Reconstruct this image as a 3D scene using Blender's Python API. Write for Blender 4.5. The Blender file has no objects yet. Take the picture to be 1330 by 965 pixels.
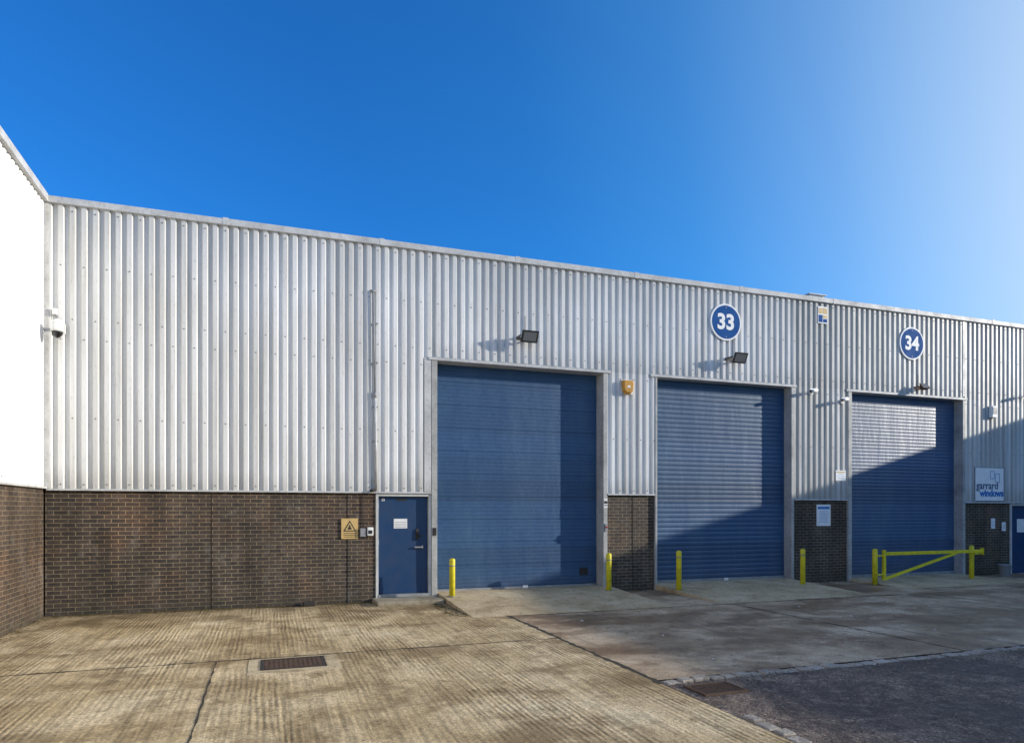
import bpy, bmesh, math, random
from mathutils import Vector, Matrix
random.seed(7)
scene = bpy.context.scene
R = math.radians

# ------------------------------------------------------------------ helpers
def link(o):
    scene.collection.objects.link(o); return o

def root(name, loc=(0,0,0)):
    e = bpy.data.objects.new(name, None)
    e.empty_display_size = 0.3
    e.location = loc
    return link(e)

def attach(o, par):
    if par is not None:
        o.parent = par
        o.matrix_parent_inverse = Matrix.Translation(-Vector(par.location))
    return o

def mesh_obj(name, verts, faces, mat, par=None, smooth=False, bevel=0.0, solid=0.0):
    me = bpy.data.meshes.new(name)
    me.from_pydata([tuple(v) for v in verts], [], faces)
    bm = bmesh.new(); bm.from_mesh(me)
    bmesh.ops.recalc_face_normals(bm, faces=bm.faces)
    bm.to_mesh(me); bm.free()
    me.materials.append(mat)
    if smooth:
        for p in me.polygons: p.use_smooth = True
    o = link(bpy.data.objects.new(name, me))
    attach(o, par)
    if bevel > 0:
        b = o.modifiers.new("bevel", 'BEVEL'); b.width = bevel; b.segments = 2; b.limit_method = 'ANGLE'
    return o

def box_data(x0,x1,y0,y1,z0,z1):
    v = [(x0,y0,z0),(x1,y0,z0),(x1,y1,z0),(x0,y1,z0),(x0,y0,z1),(x1,y0,z1),(x1,y1,z1),(x0,y1,z1)]
    f = [(0,3,2,1),(4,5,6,7),(0,1,5,4),(1,2,6,5),(2,3,7,6),(3,0,4,7)]
    return v,f

def box(name,x0,x1,y0,y1,z0,z1,mat,par=None,bevel=0.0):
    v,f = box_data(x0,x1,y0,y1,z0,z1)
    return mesh_obj(name,v,f,mat,par,bevel=bevel)

def boxes(name, lst, mat, par=None, bevel=0.0):
    V=[];F=[]
    for b in lst:
        v,f = box_data(*b); n=len(V)
        V+=v; F+=[tuple(i+n for i in q) for q in f]
    return mesh_obj(name,V,F,mat,par,bevel=bevel)

def tube(name,p0,p1,r0,mat,par=None,r1=None,seg=20,smooth=True,bevel=0.0,rings=None):
    """cylinder / lathe between p0 and p1; rings = [(t, radius), ...]"""
    p0=Vector(p0);p1=Vector(p1)
    if rings is None: rings=[(0,r0),(1,r0 if r1 is None else r1)]
    d=(p1-p0); L=d.length; d.normalize()
    a=d.orthogonal().normalized(); b=d.cross(a)
    V=[];F=[]
    for t,r in rings:
        c=p0+d*(L*t)
        for i in range(seg):
            an=2*math.pi*i/seg
            V.append(c+a*(math.cos(an)*r)+b*(math.sin(an)*r))
    n=len(rings)
    for k in range(n-1):
        for i in range(seg):
            j=(i+1)%seg
            F.append((k*seg+i,k*seg+j,(k+1)*seg+j,(k+1)*seg+i))
    F.append(tuple(range(seg))); F.append(tuple(range((n-1)*seg,n*seg)))
    o=mesh_obj(name,V,F,mat,par)
    if smooth:
        for p in o.data.polygons:
            if len(p.vertices)==4: p.use_smooth=True
    if bevel:
        m=o.modifiers.new("bevel",'BEVEL'); m.width=bevel; m.segments=2; m.limit_method='ANGLE'
    return o

def text(name, body, size, loc, mat, par, bold=0.0, align='CENTER', ext=0.003):
    c=bpy.data.curves.new(name,'FONT'); c.body=body; c.size=size; c.offset=bold; c.extrude=ext
    c.align_x=align; c.align_y='CENTER'
    c.materials.append(mat)
    o=link(bpy.data.objects.new(name,c))
    o.location=loc; o.rotation_euler=(R(90),0,0)
    return attach(o,par)

# ------------------------------------------------------------------ materials
class NT:
    def __init__(s,name):
        s.m=bpy.data.materials.new(name); s.m.use_nodes=True
        s.t=s.m.node_tree; s.b=s.t.nodes["Principled BSDF"]
        s.tc=s.t.nodes.new("ShaderNodeTexCoord"); s.v=s.tc.outputs["Object"]
    def n(s,k): return s.t.nodes.new(k)
    def l(s,a,b): s.t.links.new(a,b)
    def map(s,scale=(1,1,1),rot=(0,0,0),vec=None,loc=(0,0,0)):
        m=s.n("ShaderNodeMapping"); m.inputs["Scale"].default_value=scale; m.inputs["Rotation"].default_value=rot
        m.inputs["Location"].default_value=loc
        s.l(vec or s.v,m.inputs["Vector"]); return m.outputs[0]
    def noise(s,scale,detail=4,rough=0.6,vec=None,dist=0.0):
        m=s.n("ShaderNodeTexNoise"); m.inputs["Scale"].default_value=scale; m.inputs["Detail"].default_value=min(detail,5)
        m.inputs["Roughness"].default_value=rough; m.inputs["Distortion"].default_value=dist
        s.l(vec or s.v,m.inputs["Vector"]); return m.outputs["Fac"]
    def ramp(s,fac,stops):
        m=s.n("ShaderNodeValToRGB"); e=m.color_ramp.elements
        while len(e)<len(stops): e.new(0.5)
        for i,(p,c) in enumerate(stops):
            e[i].position=p
            e[i].color=(c,c,c,1) if isinstance(c,(int,float)) else (*c,1)
        s.l(fac,m.inputs[0]); return m.outputs[0]
    def mix(s,fac,a,b,blend='MIX'):
        m=s.n("ShaderNodeMix"); m.data_type='RGBA'; m.blend_type=blend
        for idx,val in ((0,fac),(6,a),(7,b)):
            sock=m.inputs[idx]
            if isinstance(val,(int,float)):
                sock.default_value = float(val) if idx==0 else (val,val,val,1)
            elif isinstance(val,tuple): sock.default_value=(*val,1)
            else: s.l(val,sock)
        return m.outputs[2]
    def math(s,op,a,b=0.0):
        m=s.n("ShaderNodeMath"); m.operation=op
        for i,val in enumerate((a,b)):
            if isinstance(val,(int,float)): m.inputs[i].default_value=val
            else: s.l(val,m.inputs[i])
        return m.outputs[0]
    def sep(s):
        m=s.n("ShaderNodeSeparateXYZ"); s.l(s.v,m.inputs[0]); return m.outputs
    def bump(s,h,dist,strength=1.0,prev=None):
        m=s.n("ShaderNodeBump"); m.inputs["Distance"].default_value=dist; m.inputs["Strength"].default_value=strength
        s.l(h,m.inputs["Height"])
        if prev: s.l(prev,m.inputs["Normal"])
        return m.outputs[0]
    def bumps(s,pairs):
        """one bump node from a weighted sum of heights (metres)"""
        acc=None
        for h,d in pairs:
            q=s.math('MULTIPLY',h,d)
            acc=q if acc is None else s.math('ADD',acc,q)
        return s.bump(acc,1.0)
    def cell(s,coord,size):
        """random value per strip of given width along one axis"""
        f=s.math('FLOOR',s.math('DIVIDE',coord,size))
        w=s.n("ShaderNodeTexWhiteNoise"); w.noise_dimensions='1D'; s.l(f,w.inputs["W"])
        return w.outputs["Value"]
    def out(s,col=None,rough=None,normal=None,metal=0.0,spec=0.5):
        def put(sock,v):
            if v is None: return
            if isinstance(v,(int,float)): sock.default_value=v
            elif isinstance(v,tuple): sock.default_value=(*v,1)
            else: s.l(v,sock)
        put(s.b.inputs["Base Color"],col); put(s.b.inputs["Roughness"],rough)
        put(s.b.inputs["Normal"],normal); s.b.inputs["Metallic"].default_value=metal
        s.b.inputs["Specular IOR Level"].default_value=spec
        return s.m

def paint(name,c,rough=0.45,dirt=0.25,scale=4.0,metal=0.0,bumpd=0.0,spec=0.5):
    t=NT(name)
    f=t.ramp(t.noise(scale,4,0.65),[(0.35,0.0),(0.75,1.0)])
    dc=tuple(x*(1-dirt)*0.9+0.01 for x in c)
    col=t.mix(f,c,dc)
    f2=t.ramp(t.noise(scale*9,2,0.6),[(0.5,1.0),(0.78,1.0-dirt*0.8)])
    col=t.mix(1.0,col,f2,'MULTIPLY')
    rr=t.ramp(f,[(0,rough),(1,min(1,rough+0.2))])
    nrm=t.bump(t.noise(40,2,0.6),bumpd) if bumpd else None
    return t.out(col,rr,nrm,metal,spec)

def cladding_mat(name,base,streaky=0.55,cells=0.88):
    t=NT(name)
    s=t.sep()
    streak=t.noise(1.0,4,0.68,vec=t.map((5.5,5.5,0.28)))
    blot=t.noise(0.55,3,0.6)
    col=t.mix(t.ramp(streak,[(0.42,0.0),(0.70,streaky)]),base,(base[0]*0.60,base[1]*0.59,base[2]*0.56))
    col=t.mix(t.ramp(blot,[(0.45,0.0),(0.75,0.35)]),col,(base[0]*0.74,base[1]*0.72,base[2]*0.67))
    # individual sheets have weathered slightly differently
    col=t.mix(1.0,col,t.ramp(t.cell(s[0],1.08),[(0.0,cells),(1.0,1.04)]),'MULTIPLY')
    fine=t.ramp(t.noise(26,3,0.7,vec=t.map((1,1,0.4))),[(0.55,1.0),(0.8,0.76)])
    col=t.mix(1.0,col,fine,'MULTIPLY')
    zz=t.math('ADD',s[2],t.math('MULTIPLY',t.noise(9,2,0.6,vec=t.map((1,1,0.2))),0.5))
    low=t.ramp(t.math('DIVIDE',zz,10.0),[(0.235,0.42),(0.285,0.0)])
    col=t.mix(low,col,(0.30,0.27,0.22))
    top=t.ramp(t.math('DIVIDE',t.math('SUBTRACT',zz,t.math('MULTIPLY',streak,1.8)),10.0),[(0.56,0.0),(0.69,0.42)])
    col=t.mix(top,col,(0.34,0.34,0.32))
    # grime band with painted-in shadow on the sheets over the door heads
    dm=t.ramp(t.math('DIVIDE',t.math('SUBTRACT',s[2],t.math('MULTIPLY',streak,0.9)),10.0),[(0.455,0.30),(0.50,0.0)])
    dx=t.math('GREATER_THAN',s[0],3.2)
    dz=t.math('GREATER_THAN',s[2],5.0)
    col=t.mix(t.math('MULTIPLY',dm,t.math('MULTIPLY',dx,dz)),col,(0.30,0.29,0.27))
    nrm=t.bump(blot,0.03)
    return t.out(col,0.42,nrm,0.0,0.45)

def brick_mat(name,axis,c1,c2,mort,warm=(1.22,1.0,0.86)):
    t=NT(name)
    s=t.sep()
    cmb=t.n("ShaderNodeCombineXYZ"); t.l(s[0] if axis=='x' else s[1],cmb.inputs[0]); t.l(s[2],cmb.inputs[1])
    b=t.n("ShaderNodeTexBrick"); t.l(cmb.outputs[0],b.inputs["Vector"])
    b.inputs["Scale"].default_value=1; b.inputs["Brick Width"].default_value=0.225
    b.inputs["Row Height"].default_value=0.075; b.inputs["Mortar Size"].default_value=0.0060
    b.inputs["Mortar Smooth"].default_value=0.2; b.inputs["Bias"].default_value=-0.15
    b.inputs["Color1"].default_value=(*c1,1); b.inputs["Color2"].default_value=(*c2,1); b.inputs["Mortar"].default_value=(*mort,1)
    big=t.noise(0.6,4,0.65)
    col=t.mix(t.ramp(big,[(0.50,0.0),(0.66,1.0)]),b.outputs["Color"],t.mix(1.0,b.outputs["Color"],warm,'MULTIPLY'))
    col=t.mix(1.0,col,t.ramp(t.noise(30,3,0.7),[(0.3,0.62),(0.75,1.3)]),'MULTIPLY')
    st=t.noise(1.0,4,0.6,vec=t.map((2.2,2.2,0.5)))
    col=t.mix(1.0,col,t.ramp(st,[(0.38,1.15),(0.70,0.5)]),'MULTIPLY')
    z=t.math('ADD',s[2],t.math('MULTIPLY',t.noise(3,3,0.6),0.5))
    col=t.mix(t.ramp(z,[(0.15,0.5),(0.5,0.0)]),col,(0.05,0.047,0.032))
    ef=t.ramp(t.noise(2.6,5,0.78,vec=t.map((1,1,0.8),loc=(4,2,1))),[(0.56,0.0),(0.78,0.5)])
    col=t.mix(ef,col,(0.26,0.24,0.215))
    h=t.math('SUBTRACT',t.math('MULTIPLY',t.noise(60,2,0.6),0.25),b.outputs["Fac"])
    return t.out(col,0.7,t.bump(h,0.007),0,0.35)

def ribbed_concrete():
    t=NT("ribbed_concrete")
    n1=t.noise(1.0,3,0.7,vec=t.map((15,0.5,1)))
    w=t.n("ShaderNodeTexWave"); w.wave_type='BANDS'; w.bands_direction='X'
    w.inputs["Scale"].default_value=5.2; w.inputs["Distortion"].default_value=4.0; w.inputs["Detail"].default_value=2
    w.inputs["Detail Scale"].default_value=0.8; w.inputs["Detail Roughness"].default_value=0.6
    t.l(t.map((1,0.22,1)),w.inputs["Vector"])
    wave=w.outputs["Fac"]
    mask=t.ramp(t.noise(0.5,4,0.7,vec=t.map((1.8,0.5,1))),[(0.42,0.06),(0.60,1.0)])
    worn=t.ramp(t.noise(5.5,5,0.75),[(0.38,0.1),(0.58,1.0)])
    mw=t.math('MULTIPLY',mask,worn)
    rib=t.math('MULTIPLY',wave,mw)
    big=t.noise(0.55,5,0.72,dist=0.5)
    base=t.ramp(big,[(0.28,(0.34,0.235,0.115)),(0.44,(0.56,0.415,0.225)),(0.57,(0.74,0.575,0.345)),(0.72,(0.80,0.665,0.44))])
    g=t.math('MULTIPLY',t.math('SUBTRACT',1.0,wave),mw)
    base=t.mix(t.math('MULTIPLY',g,0.68),base,(0.17,0.115,0.05))
    base=t.mix(1.0,base,t.ramp(n1,[(0.30,0.62),(0.58,1.08)]),'MULTIPLY')
    sp=t.noise(38,4,0.85)
    base=t.mix(1.0,base,t.ramp(sp,[(0.32,0.42),(0.62,1.25)]),'MULTIPLY')
    st=t.noise(0.8,5,0.80,vec=t.map((1,1,1),loc=(7,3,0)))
    base=t.mix(t.ramp(st,[(0.48,0.0),(0.60,0.68)]),base,(0.18,0.115,0.05))
    spots=t.noise(3.8,4,0.8,vec=t.map((1,1,1),loc=(2,8,0)))
    base=t.mix(t.ramp(spots,[(0.57,0.0),(0.68,0.6)]),base,(0.12,0.085,0.042))
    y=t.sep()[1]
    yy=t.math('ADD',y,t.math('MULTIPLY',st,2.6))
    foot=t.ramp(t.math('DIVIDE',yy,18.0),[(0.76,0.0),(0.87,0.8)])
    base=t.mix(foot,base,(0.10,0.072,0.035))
    nrm=t.bumps([(rib,0.008),(n1,0.008),(sp,0.007)])
    return t.out(base,0.85,nrm,0,0.3)

def smooth_concrete(name,c0,c1,c2,wet=True):
    t=NT(name)
    big=t.noise(0.8,5,0.75,dist=0.4)
    base=t.ramp(big,[(0.32,c0),(0.5,c1),(0.66,c2)])
    sp=t.noise(45,4,0.85)
    base=t.mix(1.0,base,t.ramp(sp,[(0.3,0.5),(0.68,1.25)]),'MULTIPLY')
    s2=t.ramp(t.noise(5,4,0.85,vec=t.map((1,1,1),loc=(1,5,0))),[(0.54,0.0),(0.66,0.6)])
    base=t.mix(s2,base,tuple(v*0.42 for v in c0))
    rough=0.85
    if wet:
        w=t.ramp(t.noise(0.42,4,0.68,vec=t.map((1,1.6,1),loc=(3,9,0))),[(0.45,0.0),(0.56,1.0)])
        base=t.mix(w,base,t.mix(1.0,base,(0.56,0.49,0.42),'MULTIPLY'))
        # faint tyre tracks running in towards the doors
        tr=t.ramp(t.noise(1.0,3,0.6,vec=t.map((3.2,0.16,1),rot=(0,0,0.25))),[(0.56,0.0),(0.66,0.45)])
        base=t.mix(tr,base,(0.13,0.105,0.08))
        rough=t.ramp(w,[(0,0.82),(1,0.45)])
    nrm=t.bumps([(big,0.03),(sp,0.006)])
    return t.out(base,rough,nrm,0,0.4)

def asphalt_mat():
    t=NT("asphalt")
    vo=t.n("ShaderNodeTexVoronoi"); vo.inputs["Scale"].default_value=60; t.l(t.v,vo.inputs["Vector"])
    big=t.noise(0.9,5,0.80,dist=0.8)
    base=t.ramp(big,[(0.36,(0.055,0.036,0.028)),(0.5,(0.125,0.090,0.070)),(0.62,(0.27,0.205,0.155))])
    base=t.mix(1.0,base,t.ramp(vo.outputs["Color"],[(0.2,0.5),(0.75,1.3),(0.95,2.4)]),'MULTIPLY')
    gr=t.noise(7,5,0.9)
    base=t.mix(t.ramp(gr,[(0.54,0.0),(0.65,0.55)]),base,(0.36,0.29,0.225))
    base=t.mix(t.ramp(gr,[(0.36,0.75),(0.47,0.0)]),base,(0.035,0.026,0.021))
    rough=t.ramp(big,[(0.4,0.5),(0.6,0.9)])
    nrm=t.bumps([(big,0.05),(vo.outputs["Distance"],0.006),(gr,0.03)])
    return t.out(base,rough,nrm,0,0.4)

def shutter_mat(name,c,rough,spec=0.5,wash=0.6):
    t=NT(name)
    s=t.noise(1.0,4,0.65,vec=t.map((1.3,1,0.35)))
    col=t.mix(t.ramp(s,[(0.4,0.0),(0.72,wash)]),c,(c[0]*2.0+0.015,c[1]*1.5+0.014,c[2]*1.12+0.012))
    z0=t.sep()[2]
    col=t.mix(1.0,col,t.ramp(t.cell(z0,0.498),[(0.0,0.84),(1.0,1.14)]),'MULTIPLY')
    z=t.math('ADD',z0,t.math('MULTIPLY',t.noise(5,3,0.7),0.4))
    col=t.mix(t.ramp(z,[(0.2,0.35),(0.7,0.0)]),col,(0.06,0.06,0.065))
    f=t.noise(18,4,0.75)
    col=t.mix(1.0,col,t.ramp(f,[(0.35,0.84),(0.7,1.1)]),'MULTIPLY')
    return t.out(col,t.ramp(f,[(0.3,rough-0.05),(0.7,rough+0.10)]),t.bump(s,0.02),0,spec)

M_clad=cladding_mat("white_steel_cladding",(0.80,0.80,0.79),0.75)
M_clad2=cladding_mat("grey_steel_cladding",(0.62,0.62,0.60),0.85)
M_wing=cladding_mat("sunlit_tone_cladding",(0.90,0.90,0.90),0.15,1.0)  # whiter copy of the cladding; strong sun on the wing is put into the colour
M_brickx=brick_mat("brown_brick_facade",'x',(0.082,0.062,0.051),(0.040,0.034,0.032),(0.31,0.245,0.145))
M_bricky=brick_mat("brown_brick_wing",'y',(0.095,0.067,0.050),(0.056,0.044,0.038),(0.25,0.19,0.12))
M_trim=paint("pale_grey_trim",(0.60,0.60,0.59),0.45,0.35,2.5)
M_post=paint("door_post_steel",(0.46,0.46,0.44),0.5,0.4,2.0)
M_frame=paint("white_door_frame",(0.62,0.62,0.60),0.45,0.3,3)
M_core=paint("dark_interior",(0.06,0.06,0.06),0.9,0.2)
M_roof=paint("roof_sheet",(0.45,0.46,0.47),0.6,0.3,1)
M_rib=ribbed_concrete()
M_apron=smooth_concrete("apron_concrete",(0.32,0.220,0.130),(0.52,0.385,0.245),(0.70,0.55,0.38))
M_ramp=smooth_concrete("ramp_concrete",(0.36,0.265,0.15),(0.58,0.45,0.27),(0.70,0.575,0.375),False)
M_step=smooth_concrete("step_concrete",(0.22,0.18,0.12),(0.36,0.31,0.22),(0.45,0.40,0.3),False)
M_asph=asphalt_mat()
M_joint=paint("joint_dirt",(0.045,0.036,0.022),0.95,0.4,12)
M_sett=smooth_concrete("granite_sett",(0.26,0.22,0.18),(0.42,0.37,0.31),(0.56,0.50,0.43),False)
M_d1=shutter_mat("blue_door_paint",(0.016,0.066,0.165),0.50,0.55)
M_d2=shutter_mat("blue_shutter_paint",(0.018,0.070,0.165),0.46,0.6)
M_d3=shutter_mat("blue_glare_shutter_paint",(0.026,0.080,0.180),0.40,0.8)  # lighter blue: low-sun glare on this shutter is partly painted into the colour
M_pd=paint("blue_door_gloss",(0.006,0.040,0.120),0.4,0.15,3)
M_yel=paint("yellow_paint",(0.82,0.70,0.02),0.4,0.3,9)
M_black=paint("black_plastic",(0.02,0.02,0.02),0.4,0.2,8)
M_white=paint("white_plastic",(0.82,0.82,0.80),0.4,0.12,6)
M_board=paint("white_sign_board",(0.88,0.88,0.87),0.5,0.04,6)
M_grey=paint("grey_metal",(0.30,0.31,0.32),0.45,0.3,6)
M_bolt=paint("bolt_steel",(0.10,0.09,0.08),0.5,0.3,20)
M_sblue=paint("sign_blue",(0.002,0.085,0.30),0.7,0.05,3,spec=0.15)
M_orange=paint("amber_plastic",(0.62,0.30,0.03),0.4,0.3,6)
M_signy=paint("notice_yellow",(0.66,0.45,0.17),0.5,0.2,8)
M_rust=paint("rusty_iron",(0.13,0.075,0.045),0.65,0.5,14,0.3,0.004)
M_iron=paint("dark_iron",(0.05,0.042,0.04),0.6,0.4,14,0.4,0.004)
M_red=paint("red_plastic",(0.45,0.03,0.02),0.4,0.2)
M_lbl=paint("light_blue_print",(0.03,0.22,0.55),0.5,0.05)
g=NT("lamp_glass"); M_glass=g.out((0.16,0.165,0.17),0.12,None,0.0,0.6)
g=NT("dome_smoked"); M_dome=g.out((0.01,0.01,0.012),0.05,None,0.0,0.6)

# ------------------------------------------------------------------ dimensions
Y=14.10            # facade plane
XL=-3.73           # left wing face
XR=31.3            # right wing face
ZT=7.24; ZC=7.345
G=-0.070           # concrete yard level

PER=0.18; DEP=0.046
PROF=[(0.0,0.0),(0.060,0.0),(0.082,DEP),(0.156,DEP),(0.18,0.0)]
def prof(s):
    u=s%PER
    for (a,o0),(b,o1) in zip(PROF[:-1],PROF[1:]):
        if u<=b: return o0+(o1-o0)*(u-a)/(b-a)
    return 0.0
def corrugated(name,s0,s1,z0,z1,P,mat,par,phase=0.0):
    ss={s0,s1}
    k=math.floor((s0)/PER)-1
    while k*PER<=s1:
        for u,_ in PROF[:-1]:
            q=k*PER+u
            if s0<q<s1: ss.add(q)
        k+=1
    ss=sorted(ss)
    zs=[z0,z1]
    V=[];F=[]
    for s in ss:
        for z in zs: V.append(P(s,prof(s),z))
    n=len(zs)
    for i in range(len(ss)-1):
        for j in range(n-1):
            F.append((i*n+j,(i+1)*n+j,(i+1)*n+j+1,i*n+j+1))
    me=bpy.data.meshes.new(name); me.from_pydata(V,[],F); me.materials.append(mat)
    return attach(link(bpy.data.objects.new(name,me)),par)
PF=lambda s,o,z:(s,Y+0.014-o,z)
PL=lambda s,o,z:(XL-0.014+o*0.5,s,z)
PR=lambda s,o,z:(XR+0.014-o,s,z)

def screws(name,rows,x0,x1,P,par,skip=None,step=2):
    V=[];F=[]
    k=math.ceil(x0/PER)
    while (k+1)*PER<x1:
        s=k*PER+0.119
        for ri,z in enumerate(rows):
            if (k+ri)%step: continue
            if skip and skip(s,z): continue
            n=len(V); r=0.012
            zz=z+random.uniform(-.006,.006)
            for j in range(6):
                a=j*math.pi/3
                V.append(P(s+r*math.cos(a),DEP+0.001,zz+r*math.sin(a)))
            for j in range(6):
                a=j*math.pi/3
                V.append(P(s+r*.7*math.cos(a),DEP+0.011,zz+r*.7*math.sin(a)))
            F.append(tuple(range(n+6,n+12)))
            for j in range(6):
                q=(j+1)%6
                F.append((n+j,n+q,n+6+q,n+6+j))
        k+=1
    return mesh_obj(name,V,F,M_bolt,par)

# ------------------------------------------------------------------ main building
bld=root("warehouse_building",(9,Y,0))
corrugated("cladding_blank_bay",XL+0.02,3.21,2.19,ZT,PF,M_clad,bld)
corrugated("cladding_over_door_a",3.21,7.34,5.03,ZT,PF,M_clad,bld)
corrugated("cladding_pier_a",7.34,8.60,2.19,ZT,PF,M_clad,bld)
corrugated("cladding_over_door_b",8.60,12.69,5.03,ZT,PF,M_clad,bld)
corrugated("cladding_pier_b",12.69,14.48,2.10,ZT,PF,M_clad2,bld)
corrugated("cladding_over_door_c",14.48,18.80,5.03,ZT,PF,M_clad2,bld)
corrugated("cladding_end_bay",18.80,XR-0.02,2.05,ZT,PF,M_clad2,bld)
def skipf(s,z):
    if z<5.1:
        for a,b in ((3.2,7.35),(8.6,12.7),(14.47,18.8)):
            if a<s<b: return True
    if z<2.3 and s>12.6: return True
    return False
screws("cladding_screws",[2.27,3.45,4.85,5.2,6.15,7.12],XL+.1,XR,PF,bld,skipf)
caps=[];x=XL+0.0
while x<XR:
    e=min(x+2.95,XR)
    dz=random.uniform(-.008,.008)
    caps.append((x,e,Y-0.075,Y+0.25,ZT-0.015,ZC+dz)); x=e+0.004
boxes("roof_capping",caps,M_trim,bld,0.006)
joints=[(c[1]-0.05,c[1]+0.05,Y-0.079,Y+0.254,ZT-0.02,ZC+0.014) for c in caps[:-1]]
boxes("capping_joint_covers",joints,M_trim,bld,0.003)
box("roof",XL,XR,Y+0.5,32,6.9,7.18,M_roof,bld)
box("inner_core",XL+.01,XR-.01,Y+0.5,31.9,-0.3,6.88,M_core,bld)
boxes("drip_flashing",[(XL+.035,3.205,Y-0.055,Y+0.03,2.155,2.19),(7.345,8.59,Y-0.055,Y+0.03,2.155,2.19),
      (12.70,14.475,Y-0.055,Y+0.03,2.065,2.10),(18.81,XR-.04,Y-0.055,Y+0.03,2.015,2.05)],M_trim,bld,0.003)
boxes("vertical_flashing",[(XL+.002,XL+0.075,Y-0.045,Y-0.0345,2.2,ZT-.02),(18.70,18.79,Y-0.042,Y-0.0345,5.06,ZT-.02),
      (3.06,3.205,Y-0.040,Y-0.0345,2.20,5.0)],M_trim,bld)
box("brick_plinth_blank_bay",XL,2.05,Y+0.02,Y+0.3,-0.4,2.17,M_brickx,bld)
box("brick_return_at_door",1.50,2.045,Y+0.004,Y+0.018,-0.4,2.15,M_brickx,bld)
box("brick_pier_a",7.343,8.597,Y+0.02,Y+0.3,-0.4,2.17,M_brickx,bld)
box("brick_pier_b",12.693,14.477,Y+0.02,Y+0.3,-0.4,2.08,M_brickx,bld)
box("brick_pier_c",18.803,20.70,Y+0.02,Y+0.3,-0.4,2.03,M_brickx,bld)
box("brick_pier_d",21.86,XR,Y+0.02,Y+0.3,-0.4,2.03,M_brickx,bld)
boxes("movement_joints",[(-1.028,-1.018,Y+0.012,Y+0.03,-.07,2.15),(8.02,8.032,Y+0.012,Y+0.03,-.07,2.15)],M_joint,bld)

YD=Y+0.31; YE=Y+0.235
posts=[(3.215,3.335),(7.235,7.337),(8.603,8.655),(12.605,12.687),(14.483,14.60),(18.70,18.797)]
boxes("door_posts",[(a,b,Y-0.045,Y+0.45,-0.2,4.955) for a,b in posts],M_post,bld,0.004)
boxes("door_headers",[(3.15,7.42,Y-0.06,Y+0.47,4.96,5.02),(8.48,12.76,Y-0.06,Y+0.47,4.96,5.02),(14.42,18.87,Y-0.06,Y+0.47,4.96,5.02)],M_trim,bld,0.004)

def slat_door(name,x0,x1,z0,z1,y,pitch,dep,kind,mat,par):
    pts=[]
    z=z0;i=0
    while z<z1-1e-6:
        if kind=='roll':
            for u,o in ((0.0,0.0),(0.12,0.4),(0.35,0.9),(0.55,1.0),(0.8,0.75),(0.93,0.3)):
                pts.append((z+u*pitch,o*dep))
        else:
            grv = dep*3.5 if i%6==0 else dep
            pts+= [(z,0.0),(z+0.006,-grv),(z+0.012,-grv),(z+0.018,0.0),(z+pitch*0.6,0.001)]
        z+=pitch;i+=1
    pts=[p for p in pts if p[0]<z1]+[(z1,0.0)]
    xs=[x0,x1]
    V=[];F=[]
    for zz,o in pts:
        for xx in xs: V.append((xx,y-o,zz))
    for k in range(len(pts)-1): F.append((2*k,2*k+1,2*k+3,2*k+2))
    return mesh_obj(name,V,F,mat,par)
slat_door("sectional_door",3.335,7.235,0.10,4.96,YD,0.083,0.0025,'sec',M_d1,bld)
slat_door("roller_shutter",8.655,12.605,0.12,4.96,YE,0.115,0.009,'roll',M_d2,bld)
slat_door("slatted_shutter",14.60,18.70,0.06,4.96,YE,0.095,0.0045,'roll',M_d3,bld)
boxes("door_bottom_rails",[(3.34,7.23,YD-0.03,YD+0.02,0.055,0.10),(8.66,12.60,YE-0.035,YE+0.02,0.055,0.12),(14.605,18.695,YE-0.035,YE+0.02,-0.04,0.06)],M_grey,bld,0.003)
boxes("door_plates",[(5.38,5.50,YD-0.036,YD-0.03,0.06,0.12),(10.72,10.84,YE-0.05,YE-0.036,0.06,0.12)],M_white,bld)
boxes("door_vent",[(6.80,7.00,YD-0.012,YD-0.002,0.30,0.48)]+[(6.80,7.00,YD-0.02,YD-0.012,0.31+k*.04,0.33+k*.04) for k in range(4)],M_iron,bld)

def pdoor(par,x0,x1,z0,z1,yy):
    box("door_leaf",x0+0.06,x1-0.06,yy,yy+0.05,z0,z1-0.06,M_pd,par,0.003)
    boxes("door_frame",[(x0,x0+0.055,Y-0.02,yy+0.09,z0-0.25,z1),(x1-0.055,x1,Y-0.02,yy+0.09,z0-0.25,z1),(x0+.0555,x1-.0555,Y-0.018,yy+0.09,z1-0.055,z1)],M_frame,par,0.004)
    box("door_sill",x0+.056,x1-.056,Y-0.03,yy+0.1,z0-0.06,z0-0.004,M_grey,par,0.003)
    box("kick_plate",x0+0.10,x1-0.10,yy-0.004,yy-0.0005,z0+0.02,z0+0.18,M_pd,par)
pdoor(bld,2.055,3.212,0.075,2.15,Y+0.075)
yl=Y+0.075
boxes("door_notice",[(2.44,2.72,yl-0.006,yl-0.001,1.43,1.63)],M_white,bld)
boxes("door_notice_print",[(2.46,2.70,yl-0.008,yl-0.0065,1.45+k*.035,1.458+k*.035) for k in range(4)],M_grey,bld)
boxes("door_top_plate",[(2.50,2.70,yl-0.006,yl-0.001,2.0,2.055)],M_black,bld)
text("door_number","33",0.07,(2.22,yl-0.004,2.02),M_white,bld,0.002)
boxes("door_lock",[(2.90,2.96,yl-0.03,yl-0.001,1.20,1.42),(2.92,3.02,yl-0.03,yl-0.02,1.26,1.29)],M_iron,bld,0.004)
boxes("door_handle",[(2.87,3.05,yl-0.055,yl-0.035,1.02,1.05),(3.02,3.05,yl-0.035,yl-0.001,1.00,1.07)],M_grey,bld,0.004)
boxes("hinges",[(2.114,2.13,yl-0.02,yl-0.001,z,z+.1) for z in (0.3,1.1,1.85)],M_grey,bld)
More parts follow.
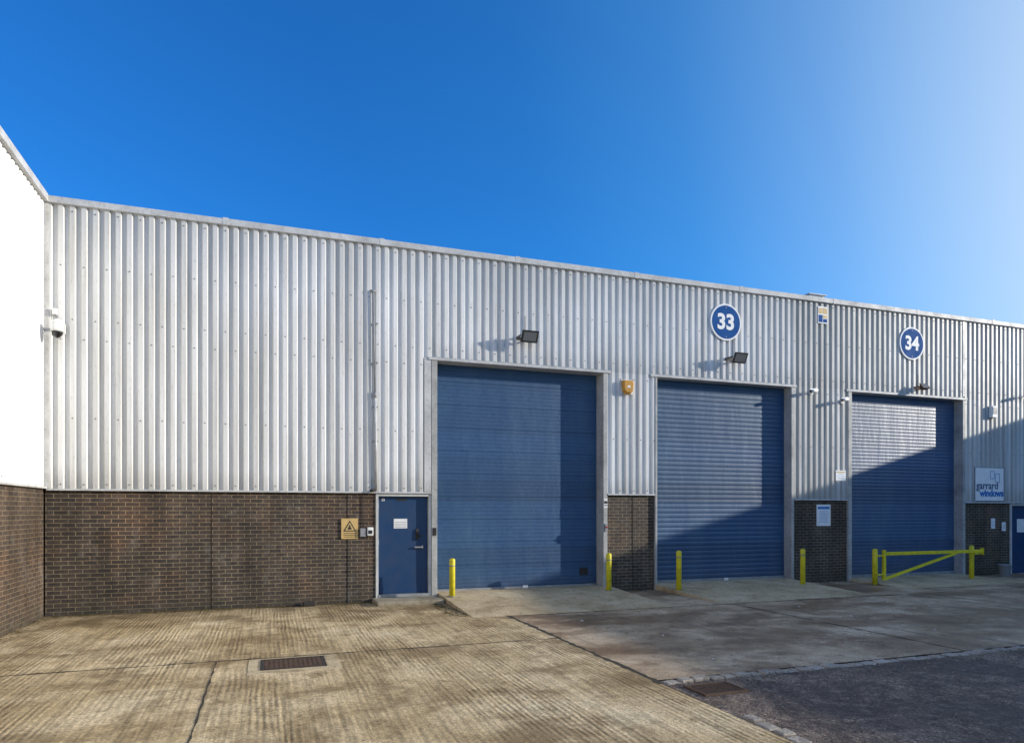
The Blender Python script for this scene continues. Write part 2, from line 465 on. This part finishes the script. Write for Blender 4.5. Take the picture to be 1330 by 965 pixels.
pdoor(bld,20.70,21.86,-0.10,2.0,Y+0.075)
box("door_glazing",21.1,21.45,yl-0.006,yl-0.001,1.15,1.55,M_white,bld)
box("door_keypad",3.24,3.31,Y-0.09,Y-0.046,1.28,1.44,M_black,bld,0.006)
box("post_notice",7.24,7.335,Y-0.052,Y-0.047,1.86,2.08,M_white,bld)
boxes("post_notice_print",[(7.25,7.33,Y-0.055,Y-0.0525,1.96,2.02),(7.255,7.325,Y-0.055,Y-0.0525,1.91,1.93)],M_iron,bld)
box("door_push_button",7.25,7.32,Y-0.09,Y-0.046,1.32,1.5,M_grey,bld,0.008)
tube("push_button_head",(7.285,Y-0.09,1.42),(7.285,Y-0.115,1.42),0.022,M_red,bld)
boxes("roof_vent",[(13.5,14.0,Y+0.3,Y+0.7,7.1,7.53),(13.45,14.05,Y+0.25,Y+0.75,7.531,7.56)],M_wing,bld,0.01)

# left wing
wl=root("warehouse_wing",(XL,0,0))
corrugated("cladding",-14,Y-0.005,2.22,ZT,PL,M_wing,wl)
box("brick_plinth",XL-0.3,XL-0.02,-14,Y+0.01,-0.4,2.20,M_bricky,wl)
box("capping",XL-0.3,XL+0.075,-14,Y-0.078,ZT-0.015,ZC+0.012,M_trim,wl,0.006)
box("drip_flashing",XL-0.03,XL+0.055,-14,Y-0.06,2.185,2.22,M_trim,wl,0.003)
box("core",-20,XL-0.31,-14,32,-0.3,7.1,M_core,wl)
box("roof_sheets",-20,XL-0.31,-14,32,7.105,7.2,M_roof,wl)
screws("wing_screws",[2.3,4.9,7.1],8,Y,PL,wl,step=6)

# right wing (closes the yard and throws the long shadow)
wr=root("warehouse_wing",(XR,0,0))
corrugated("cladding",-26,Y-0.1,2.2,ZT,PR,M_clad,wr)
box("brick_plinth",XR+0.02,XR+0.3,-26,Y+0.01,-0.4,2.18,M_bricky,wr)
box("capping",XR-0.075,XR+0.3,-26,Y-0.1,ZT-0.015,ZC,M_trim,wr,0.006)
box("core",XR+0.31,XR+14,-26,32,-0.3,7.1,M_core,wr)
box("roof_sheets",XR+0.31,XR+14,-26,32,7.105,7.2,M_roof,wr)
for k in range(3):
    y0=-18+k*9
    boxes("wing_door_frame",[(XR-0.06,XR+0.1,y0-0.1,y0,-.1,4.9),(XR-0.06,XR+0.1,y0+4,y0+4.1,-.1,4.9),(XR-0.06,XR+0.1,y0-.1,y0+4.1,4.901,5.0)],M_post,wr)
    box("wing_door",XR-0.05,XR+0.08,y0,y0+4,-.1,4.9,M_d1,wr)

# ------------------------------------------------------------------ ground
def sheet(name,x0,x1,y0,y1,z,mat,par=None,n=1):
    V=[];F=[]
    for i in range(n+1):
        for j in range(n+1): V.append((x0+(x1-x0)*i/n,y0+(y1-y0)*j/n,z))
    for i in range(n):
        for j in range(n):
            a=i*(n+1)+j; F.append((a,a+n+1,a+n+2,a+1))
    return mesh_obj(name,V,F,mat,par)
sheet("ground",-600,600,-600,600,-0.085,M_asph)
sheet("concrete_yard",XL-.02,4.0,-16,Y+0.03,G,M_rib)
apron=sheet("concrete_apron",4.02,XR+.02,6.56,Y+0.35,G,M_apron)
jt=root("expansion_joints",(4,9,G))
JL=[(XL,4.0,9.18,9.205),(-0.62,-0.608,-14,9.18),(8.74,8.762,6.56,11.4),(13.4,13.42,6.56,11.4),(18.1,18.12,6.56,11.4),(4.02,30,11.40,11.42),(3.985,4.025,6.4,14.0)]
V=[];F=[]
for (a,b,c,d) in JL:
    lx = (b-a)>(d-c); L=(b-a) if lx else (d-c); n=max(2,int(L/0.10)); w=min(b-a,d-c)
    base=len(V)
    for k in range(n+1):
        t=k/n
        o1=random.uniform(-.4,.6)*w; o2=random.uniform(-.4,.9)*w
        if lx: V+=[(a+L*t,c-o1,G+0.004),(a+L*t,d+o2,G+0.004)]
        else: V+=[(a-o1,c+L*t,G+0.004),(b+o2,c+L*t,G+0.004)]
    for k in range(n): F.append((base+2*k,base+2*k+1,base+2*k+3,base+2*k+2))
mesh_obj("joint_strips",V,F,M_joint,jt)

def ramp(name,x0,x1,y0,zt):
    V=[(x0,y0,G+0.003),(x1,y0,G+0.003),(x1,Y-0.05,zt),(x0,Y-0.05,zt),(x1,Y+0.46,zt+.005),(x0,Y+0.46,zt+.005),
       (x0,y0,G-0.1),(x1,y0,G-0.1),(x1,Y+0.46,G-0.1),(x0,Y+0.46,G-0.1)]
    F=[(0,1,2,3),(3,2,4,5),(0,6,7,1),(1,7,8,4,2),(0,3,5,9,6),(5,4,8,9)]
    return mesh_obj(name,V,F,M_ramp)
ramp("concrete_ramp",3.36,7.42,11.45,0.055)
ramp("concrete_ramp",8.605,12.60,11.55,0.055)
ramp("concrete_ramp",14.52,18.7,12.2,-0.02)
st=root("door_step",(2.7,13.8,0))
box("step_slab",1.98,3.33,13.38,Y+0.06,-0.2,0.012,M_step,st,0.02)

V=[];F=[]
def sett(x0,x1,y0,y1):
    h=random.uniform(-.010,.022)
    j=lambda:random.uniform(-.014,.014)
    b=[(x0+j(),y0+j(),-.2),(x1+j(),y0+j(),-.2),(x1+j(),y1+j(),-.2),(x0+j(),y1+j(),-.2)]
    n=len(V)
    for p in b: V.append(p)
    for k,p in enumerate(b): V.append((p[0],p[1],G+h+random.uniform(-.006,.006)))
    for q in [(4,5,6,7),(0,1,5,4),(1,2,6,5),(2,3,7,6),(3,0,4,7)]: F.append(tuple(i+n for i in q))
x=4.05
while x<30:
    w=random.uniform(.15,.24)
    if random.random()>.07: sett(x+.014,x+w-.010,6.40,6.54)
    x+=w
y=5.15
while y>-12:
    w=random.uniform(.15,.24)
    if random.random()>.10: sett(4.04,4.18,y-w+.014,y-.010)
    y-=w
o=mesh_obj("granite_sett_kerb",V,F,M_sett)
b=o.modifiers.new("bevel",'BEVEL'); b.width=0.014; b.segments=2
gl=root("drain_gully",(4.4,6.0,G))
box("gully_surround",4.02,4.72,5.60,6.37,-.2,G-0.006,M_asph,gl,0.01)
box("gully_pit",4.18,4.66,5.86,6.21,G-0.02,G+0.0035,M_black,gl)
boxes("gully_grate",[(4.15,4.69,5.83,5.86,G-.02,G+.014),(4.15,4.69,6.20,6.23,G-.02,G+.014),(4.15,4.18,5.861,6.199,G-.02,G+.014),(4.66,4.69,5.861,6.199,G-.02,G+.014)]+
      [(4.20+k*.046,4.222+k*.046,5.861,6.199,G-.01,G+.010) for k in range(10)],M_rust,gl,0.002)

mh=root("manhole_cover",(0.27,8.8,G))
box("surround",-0.24,0.82,8.30,9.14,G-.05,G+0.005,M_ramp,mh,0.006)
boxes("frame",[(-.10,.66,8.48,8.51,G-.02,G+.014),(-.10,.66,9.03,9.06,G-.02,G+.014),(-.10,-.07,8.511,9.029,G-.02,G+.014),(.63,.66,8.511,9.029,G-.02,G+.014)],M_iron,mh,0.002)
box("plate",-.065,.625,8.515,9.025,G-.02,G+.007,M_rust,mh)
gr=[]
for i in range(12):
    for j in range(9):
        xx=-.05+i*.056; yy=8.53+j*.055
        if abs(xx-.26)<.02: continue
        gr.append((xx,xx+.036,yy,yy+.036,G+.0065,G+.013))
boxes("tread",gr,M_rust,mh,0.002)
sheet("tarmac_repair",17.5,18.6,7.1,7.5,G+0.004,M_asph)

# ------------------------------------------------------------------ litter, gravel, leaves
V=[];F=[]
def pebble(x,y,z,r):
    n=len(V)
    ph=random.random()*6
    for k in range(5):
        a=ph+k*2*math.pi/5; rr=r*random.uniform(.7,1.2)
        V.append((x+rr*math.cos(a),y+rr*math.sin(a),z))
    V.append((x,y,z+r*random.uniform(.6,1.0)))
    for k in range(5): F.append((n+k,n+(k+1)%5,n+5))
for _ in range(3800):
    x=random.uniform(4.2,14); y=random.uniform(1.5,6.4)
    if y>5.5 and x<4.8: continue
    pebble(x,y,-0.086,random.choice([.004,.005,.006,.008,.012]))
for _ in range(1100):
    x=random.uniform(4.0,16); y=6.47+random.gauss(0,.14); pebble(x,y,G-0.002,random.uniform(.004,.012))
for _ in range(900):
    x=random.uniform(-3.7,4.0); y=random.uniform(3.5,14); pebble(x,y,G-0.002,random.uniform(.003,.007))
for _ in range(500):
    x=random.uniform(4.1,20); y=random.uniform(6.6,11.4); pebble(x,y,G-0.002,random.uniform(.003,.008))
M_grav=paint("gravel_stone",(0.40,0.34,0.27),0.8,0.6,30)
mesh_obj("gravel",V,F,M_grav)
V=[];F=[]
def leaf(x,y,z,r):
    n=len(V); a=random.random()*6.28; tl=random.uniform(-.5,.5)
    ca,sa=math.cos(a),math.sin(a)
    for (u,v,w) in ((-1,0,.1),(-.2,.55,.35),(1,0,.15),(-.2,-.55,.35)):
        V.append((x+r*(u*ca-v*sa),y+r*(u*sa+v*ca),z+r*(w+tl*v*.4)+.003))
    F.append((n,n+1,n+2,n+3))
for _ in range(1300):
    x=random.uniform(-3.6,2.0); leaf(x,Y-abs(random.gauss(0,.12))-.0,G,random.uniform(.008,.030))
for _ in range(350):
    y=random.uniform(9,14); leaf(XL+abs(random.gauss(0,.12)),y,G,random.uniform(.008,.028))
for _ in range(500):
    x=random.choice([random.uniform(7.45,8.55),random.uniform(12.7,14.5),random.uniform(18.7,21)])
    leaf(x,Y-abs(random.gauss(0,.18)),G,random.uniform(.01,.035))
for _ in range(260):
    leaf(random.uniform(-3.5,20),random.uniform(4,13.5),G,random.uniform(.008,.02))
for _ in range(260):
    leaf(random.uniform(3.0,3.34),random.uniform(11.6,13.4),G,random.uniform(.01,.035))
for _ in range(150):
    leaf(random.uniform(14.2,15.4),13.1+random.gauss(0,.2),G,random.uniform(.01,.035))
for _ in range(500):
    x=random.uniform(4.2,12); leaf(x,6.3+random.gauss(0,.18),-0.084,random.uniform(.008,.022))
t=NT("dead_leaf"); M_leaf=t.out(t.ramp(t.noise(20,2,.5),[(0.3,(0.05,0.04,0.02)),(0.6,(0.16,0.11,0.04)),(0.8,(0.10,0.11,0.04))]),0.8)
mesh_obj("leaf_litter",V,F,M_leaf)
V=[];F=[]
for _ in range(20):
    leaf(random.uniform(4.5,18),random.uniform(5,11.2),G,random.uniform(.015,.035))
mesh_obj("paper_litter",V,F,M_white)

rb=root("rubble_block",(0.75,13.9,G))
box("block",0.62,0.86,13.86,14.0,G,G+0.09,M_iron,rb,0.02)
box("block_fragment",0.44,0.58,13.93,14.04,G,G+0.05,M_iron,rb,0.015)

# ------------------------------------------------------------------ bollards
def bollard(x,y,z0,z1,r=0.06):
    e=root("bollard",(x,y,z0)); H=z1-z0
    tube("post",(x,y,z0-.03),(x,y,z1),r,M_yel,e,rings=[(0,r),(0.955,r),(0.98,r*.93),(0.995,r*.6),(1.0,r*.2)])
    tube("base_collar",(x,y,z0-.02),(x,y,z0+.012),r*1.5,M_step,e)
    tube("band",(x,y,z1-.16),(x,y,z1-.14),r+.0015,M_grey,e)
bollard(3.54,13.6,0.04,0.82)
bollard(7.08,13.5,0.03,0.86)
bollard(8.70,13.22,0.0,0.90)
bollard(12.22,13.25,0.0,0.87)

ba=root("swing_barrier",(16.3,13.16,G)); by=13.16
def sq(name,x0,x1,z0,z1,dy=0.045): return box(name,x0,x1,by-dy,by+dy,z0,z1,M_yel,ba,0.006)
tube("hinge_post",(14.42,by,G-.02),(14.42,by,0.84),0.065,M_yel,ba,rings=[(0,.065),(.96,.065),(.99,.05),(1,.015)])
sq("gate_upright",14.68,14.76,0.03,0.80,0.035)
boxes("hinges",[(14.47,14.69,by-.02,by+.02,.64,.68),(14.47,14.69,by-.02,by+.02,.16,.20)],M_yel,ba,0.004)
sq("top_rail",14.762,18.22,0.66,0.745,0.035)
def beam(name,p0,p1,w,mat,par):
    p0=Vector(p0);p1=Vector(p1);d=(p1-p0).normalized();s=Vector((0,1,0));u=d.cross(s)
    V=[]
    for p in (p0,p1):
        for a,b in ((-1,-1),(1,-1),(1,1),(-1,1)): V.append(p+s*(a*w)+u*(b*w))
    F=[(0,1,2,3),(4,5,6,7)]+[(i,(i+1)%4,4+(i+1)%4,4+i) for i in range(4)]
    return mesh_obj(name,V,F,mat,par,bevel=.004)
beam("diagonal_brace",(14.74,by,0.06),(17.25,by,0.668),0.031,M_yel,ba)
tube("catch_post",(17.98,by+.11,G-.02),(17.98,by+.11,0.86),0.06,M_yel,ba,rings=[(0,.06),(.96,.06),(.99,.045),(1,.012)])
box("catch",17.90,18.06,by-.05,by+.06,0.62,0.655,M_yel,ba,0.004)
box("bar_end_plate",18.221,18.24,by-.05,by+.05,.60,.79,M_yel,ba,0.003)

bk=root("bucket",(19.75,13.6,G))
tube("pail",(19.75,13.6,G),(19.75,13.6,G+.34),.13,M_grey,bk,rings=[(0,.125),(.02,.13),(.9,.165),(.92,.175),(1,.175),(.995,.155),(.3,.14)])

# ------------------------------------------------------------------ floodlights
def floodlight(x,z,s=1.0,tilt=35,mat=None):
    e=root("floodlight",(x,Y-0.05,z)); mat=mat or M_black
    W=.18*s
    cy,cz=Y-0.30*s,z
    rot=Matrix.Translation((x,cy,cz))@Matrix.Rotation(R(tilt),4,'X')
    def rb(name,b,m,bev=.006):
        v,f=box_data(*b); v=[rot@Vector(p) for p in v]
        return mesh_obj(name,v,f,m,e,bevel=bev*s)
    v=[(-W,-.035*s,-.12*s),(W,-.035*s,-.12*s),(W,-.035*s,.12*s),(-W,-.035*s,.12*s),(-W*.62,.07*s,-.075*s),(W*.62,.07*s,-.075*s),(W*.62,.07*s,.075*s),(-W*.62,.07*s,.075*s)]
    f=[(0,1,2,3),(4,5,6,7),(0,1,5,4),(1,2,6,5),(2,3,7,6),(3,0,4,7)]
    mesh_obj("housing",[rot@Vector(p) for p in v],f,mat,e,bevel=.008*s)
    rb("bezel",(-W-.012*s,W+.012*s,-.055*s,-.036*s,-.132*s,.132*s),mat)
    rb("lens",(-W+.03*s,W-.03*s,-.058*s,-.0555*s,-.095*s,.095*s),M_glass,0)
    for k in range(5):
        xx=-W*.5+k*W*.25
        rb("fin_%d"%(k+1),(xx-.004*s,xx+.004*s,.068*s,.095*s,-.07*s,.07*s),mat,0)
    boxes("bracket",[(x-W-.03*s,x-W-.018*s,cy-.02,Y-.055,cz-.02,cz+.02),(x+W+.018*s,x+W+.03*s,cy-.02,Y-.055,cz-.02,cz+.02),(x-W-.03*s,x+W+.03*s,Y-.055,Y-.035,cz-.03,cz+.03)],mat,e,.002)
    tube("cable",(x,Y-.045,cz),(x,Y-.045,cz+.5*s),.006,M_iron,e)
floodlight(5.31,5.58,1.0,28)
floodlight(10.79,5.53,1.0,28)
floodlight(16.98,5.20,.75,-40,M_rust)

def number_sign(x,z,txt,r=.45):
    e=root("unit_number_sign",(x,Y-.05,z))
    tube("disc_rim",(x,Y-.036,z),(x,Y-.060,z),r,M_board,e,seg=64)
    tube("disc_face",(x,Y-.058,z),(x,Y-.063,z),r*.91,M_sblue,e,seg=64)
    text("number",txt,r*1.15,(x-.01,Y-.066,z-.012),M_board,e,bold=0.018,ext=.002)
    boxes("fixings",[(x-.015,x+.015,Y-.066,Y-.0635,z+s*r*.8-.012,z+s*r*.8+.012) for s in (-1,1)],M_grey,e)
number_sign(10.59,6.43,"33")
number_sign(16.73,6.41,"34")

al=root("alarm_box",(7.84,Y-.05,4.67))
box("backplate",7.70,7.99,Y-.05,Y-.033,4.50,4.84,M_white,al,.01)
V=[];F=[]
pts=[(-.13,.15),(.13,.15),(.15,.08),(.13,-.10),(.06,-.17),(-.06,-.17),(-.13,-.10),(-.15,.08)]
for d,s in ((.05,1.0),(.12,.97),(.15,.8)):
    for a,b_ in pts: V.append((7.84+a*s,Y-d,4.67+b_*s))
for k in range(2):
    for i in range(8): F.append((k*8+i,k*8+(i+1)%8,(k+1)*8+(i+1)%8,(k+1)*8+i))
F.append(tuple(range(16,24)))
mesh_obj("cover",V,F,M_orange,al,bevel=.006)
box("label",7.80,7.88,Y-.154,Y-.1505,4.64,4.69,M_white,al)

def bullet_cam(x,z,dx=-1):
    e=root("security_camera",(x,Y-.05,z))
    tube("base",(x,Y-.033,z),(x,Y-.065,z),.055,M_white,e)
    tube("arm",(x,Y-.06,z),(x+dx*.05,Y-.2,z+.01),.016,M_white,e)
    a=Vector((x+dx*.05-dx*.10,Y-.19,z+.045)); b_=a+Vector((dx*.27,-.07,-.05))
    tube("body",a,b_,.04,M_white,e)
    tube("lens",b_,b_+(b_-a).normalized()*.008,.032,M_dome,e)
    s=(b_-a)
    beam("sunshield",a+Vector((0,0,.045)),b_+s*.12+Vector((0,0,.045)),.008,M_white,e)
bullet_cam(13.24,4.85,-1)
bullet_cam(14.26,4.68,-1)
bullet_cam(21.15,5.18,-1)
dc=root("dome_camera",(-3.45,13.8,4.95))
box("wall_plate",-3.53,-3.40,Y-.06,Y-.033,4.92,5.10,M_white,dc,.008)
tube("arm",(-3.465,Y-.05,5.03),(-3.465,13.80,5.06),.028,M_white,dc)
tube("cap",(-3.465,13.80,5.12),(-3.465,13.80,4.90),.09,M_white,dc,rings=[(0,.03),(.1,.06),(.3,.085),(.8,.098),(1,.10)])
tube("dome",(-3.465,13.80,4.90),(-3.465,13.80,4.79),.085,M_dome,dc,rings=[(0,.085),(.3,.082),(.6,.066),(.85,.04),(1,.01)])
box("junction_box",-3.60,-3.52,Y-.09,Y-.034,5.25,5.36,M_white,dc,.006)
tube("cable",(-3.56,Y-.05,5.25),(-3.48,Y-.05,5.08),.008,M_grey,dc)

cd=root("conduit_pipe",(2.0,Y-.06,4))
tube("upper_tube",(2.0,Y-.06,6.29),(2.035,Y-.06,4.15),.016,M_grey,cd)
tube("lower_tube",(2.035,Y-.06,4.15),(2.065,Y-.06,2.20),.026,M_trim,cd)
tube("coupling",(2.034,Y-.06,4.10),(2.036,Y-.06,4.22),.034,M_grey,cd)
tube("tee",(1.93,Y-.06,6.27),(2.06,Y-.06,6.27),.022,M_grey,cd)
boxes("clips",[(1.99,2.09,Y-.07,Y-.033,z,z+.03) for z in (2.4,3.2,3.9,4.8,5.6)],M_grey,cd)
tube("outlet",(2.03,Y-.06,2.22),(1.94,Y-.10,2.20),.03,M_iron,cd)

# ------------------------------------------------------------------ notices
ws=root("warning_sign",(1.55,Y,1.43)); yf=Y+.02
box("board",1.37,1.70,yf-.028,yf-.018,1.23,1.64,M_signy,ws)
V=[(1.405,yf-.030,1.38),(1.665,yf-.030,1.38),(1.535,yf-.030,1.60)]
mesh_obj("triangle_border",V,[(0,1,2)],M_black,ws)
V=[(1.442,yf-.032,1.40),(1.628,yf-.032,1.40),(1.535,yf-.032,1.562)]
mesh_obj("triangle_field",V,[(0,1,2)],M_signy,ws)
boxes("pictogram",[(1.50,1.57,yf-.0345,yf-.033,1.42,1.46),(1.52,1.55,yf-.0345,yf-.033,1.461,1.51)],M_black,ws)
boxes("lettering",[(1.41,1.66,yf-.031,yf-.0285,z,z+.012) for z in (1.335,1.30,1.265)],M_iron,ws)
mb=root("meter_boxes",(1.86,Y,1.36))
box("grey_box",1.74,1.86,yf-.07,yf-.017,1.27,1.44,M_grey,mb,.008)
box("white_box",1.88,2.00,yf-.09,yf-.017,1.29,1.46,M_white,mb,.012)
box("sensor",1.90,1.98,yf-.1,yf-.0905,1.33,1.40,M_black,mb,.004)
tube("feed",(1.8,yf-.035,1.44),(1.8,yf-.035,2.15),.009,M_iron,mb)

def notice(name,x,z,w,h,yb,rows,print_mat,head=None,board=None):
    e=root(name,(x,yb,z))
    box("board",x-w/2,x+w/2,yb-.012,yb-.002,z-h/2,z+h/2,board or M_board,e,.002)
    if head: box("header_band",x-w*.42,x+w*.42,yb-.0145,yb-.0125,z+h*.28,z+h*.40,head,e)
    L=[]
    for k in range(rows):
        zz=z+h*.18-k*(h*.6/rows); ww=w*random.uniform(.25,.4)
        L.append((x-ww,x+ww,yb-.0145,yb-.0125,zz-.005,zz+.004))
    boxes("print",L,print_mat,e)
    return e
notice("parking_notice",13.70,1.68,.46,.56,Y+.02,7,M_lbl,M_lbl)
notice("unit_notice",14.22,2.72,.34,.28,Y-.035,3,M_lbl,M_signy)
e=root("hazard_notice",(13.62,Y-.05,6.92))
box("board",13.46,13.78,Y-.045,Y-.035,6.68,7.12,M_board,e)
boxes("yellow_panels",[(13.48,13.61,Y-.048,Y-.0455,6.93,7.08),(13.63,13.76,Y-.048,Y-.0455,6.93,7.08)],M_signy,e)
boxes("blue_panels",[(13.48,13.61,Y-.048,Y-.0455,6.71,6.90),(13.63,13.76,Y-.048,Y-.0455,6.71,6.80)],M_sblue,e)
box("yellow_strip",13.63,13.76,Y-.048,Y-.0455,6.82,6.90,M_signy,e)
notice("door_notice",20.0,1.42,.16,.30,Y+.02,3,M_lbl)
notice("door_notice",20.45,1.33,.16,.26,Y+.02,3,M_red)
ub=root("utility_box",(19.85,Y,4.67))
box("case",19.76,19.98,Y-.14,Y-.034,4.50,4.84,M_white,ub,.015)
box("front_panel",19.79,19.95,Y-.146,Y-.1405,4.60,4.80,M_grey,ub)
cs=root("company_sign",(19.75,Y-.05,2.56))
box("board",19.17,20.34,Y-.060,Y-.034,2.09,3.04,M_board,cs,.004)
boxes("board_edge",[(19.155,20.355,Y-.066,Y-.034,2.075,2.089),(19.155,20.355,Y-.066,Y-.034,3.041,3.055),(19.155,19.169,Y-.066,Y-.034,2.0895,3.0405),(20.341,20.355,Y-.066,Y-.034,2.0895,3.0405)],M_grey,cs)
M_logo=paint("logo_blue",(0.02,0.17,0.50),0.5,0.05)
M_logod=paint("logo_navy",(0.03,0.06,0.16),0.5,0.05)
text("lettering_upper","garrard",.30,(19.66,Y-.064,2.52),M_logod,cs,.003)
text("lettering_lower","windows",.27,(19.84,Y-.064,2.30),M_logo,cs,.010)
def outline(name,x0,x1,z0,z1,t=.014):
    boxes(name,[(x0,x1,Y-.064,Y-.0605,z0,z0+t),(x0,x1,Y-.064,Y-.0605,z1-t,z1),(x0,x0+t,Y-.064,Y-.0605,z0+t,z1-t),(x1-t,x1,Y-.064,Y-.0605,z0+t,z1-t)],M_logo,cs)
outline("window_icon_a",19.78,19.96,2.72,2.95)
outline("window_icon_b",19.99,20.17,2.62,2.88)

# ------------------------------------------------------------------ light
EL=14.6; AZ=69.0
Ld=Vector((-math.sin(R(AZ))*math.cos(R(EL)), math.cos(R(AZ))*math.cos(R(EL)), -math.sin(R(EL))))
sd=bpy.data.lights.new("sun",'SUN'); sd.energy=5.0; sd.angle=R(0.5); sd.color=(1.0,0.93,0.82)
so=link(bpy.data.objects.new("sun",sd)); so.rotation_euler=Ld.to_track_quat('-Z','Y').to_euler(); so.location=(25,-10,20)
w=bpy.data.worlds.new("World"); scene.world=w; w.use_nodes=True
nt=w.node_tree; bg=nt.nodes["Background"]
sky=nt.nodes.new("ShaderNodeTexSky"); sky.sky_type='NISHITA'; sky.sun_disc=False
sky.sun_elevation=R(EL); sky.sun_rotation=R(180-AZ)
sky.air_density=1.0; sky.dust_density=0.8; sky.ozone_density=2.5
def wmix(blend,fac,a,b):
    m=nt.nodes.new("ShaderNodeMix"); m.data_type='RGBA'; m.blend_type=blend
    for i,v in ((0,fac),(6,a),(7,b)):
        if isinstance(v,float): m.inputs[i].default_value=v
        elif isinstance(v,tuple): m.inputs[i].default_value=(*v,1)
        else: nt.links.new(v,m.inputs[i])
    return m.outputs[2]
def wmath(op,a,b=0.0,clamp=False):
    m=nt.nodes.new("ShaderNodeMath"); m.operation=op; m.use_clamp=clamp
    for i,v in enumerate((a,b)):
        if isinstance(v,float): m.inputs[i].default_value=v
        else: nt.links.new(v,m.inputs[i])
    return m.outputs[0]
S=0.12
clear=wmix('MULTIPLY',1.0,sky.outputs[0],(0.20,1.05,2.05))
# forward-scattering haze around the sun's direction, thicker near the horizon
geo=nt.nodes.new("ShaderNodeTexCoord")
dot=nt.nodes.new("ShaderNodeVectorMath"); dot.operation='DOT_PRODUCT'
nt.links.new(geo.outputs["Generated"],dot.inputs[0]); dot.inputs[1].default_value=(-Ld.x,-Ld.y,-Ld.z)
sp=nt.nodes.new("ShaderNodeSeparateXYZ"); nt.links.new(geo.outputs["Generated"],sp.inputs[0])
u=wmath('ADD',wmath('MULTIPLY',dot.outputs["Value"],0.5),0.5)
def wramp(stops):
    cr=nt.nodes.new("ShaderNodeValToRGB"); nt.links.new(u,cr.inputs[0]); e=cr.color_ramp.elements
    e[0].position=stops[0][0]; e[0].color=(*stops[0][1],1); e[1].position=stops[-1][0]; e[1].color=(*stops[-1][1],1)
    for p,c in stops[1:-1]:
        q=e.new(p); q.color=(*c,1)
    return cr.outputs[0]
G3=lambda v:(v,v,v)
fac=wramp([(0.45,G3(0)),(0.56,G3(0.05)),(0.65,G3(0.18)),(0.73,G3(0.38)),(0.805,G3(0.72)),(0.95,G3(0.85))])
fac=wmath('MULTIPLY',fac,wmath('SUBTRACT',1.22,wmath('MULTIPLY',sp.outputs[2],0.62)),True)
k=1.0/S
hz=wramp([(0.5,(0.08,0.50,0.98)),(0.65,(0.20,0.58,0.98)),(0.75,(0.46,0.74,1.0)),(0.82,(0.64,0.82,1.0)),(0.90,(0.62,0.72,0.84)),(1.0,(0.62,0.68,0.76))])
hz=wmix('MULTIPLY',1.0,hz,(k,k,k))
skyc=wmix('MIX',fac,clear,hz)
nt.links.new(skyc,bg.inputs[0]); bg.inputs[1].default_value=S

cam=bpy.data.cameras.new("camera"); co=link(bpy.data.objects.new("camera",cam))
co.location=(0,0,1.80); co.rotation_euler=(R(90),0,R(-19.6))
cam.sensor_width=36; cam.lens=23.98; cam.shift_y=0.1357; cam.clip_end=2000
scene.camera=co
scene.view_settings.view_transform='Standard'; scene.view_settings.look='None'; scene.view_settings.exposure=0
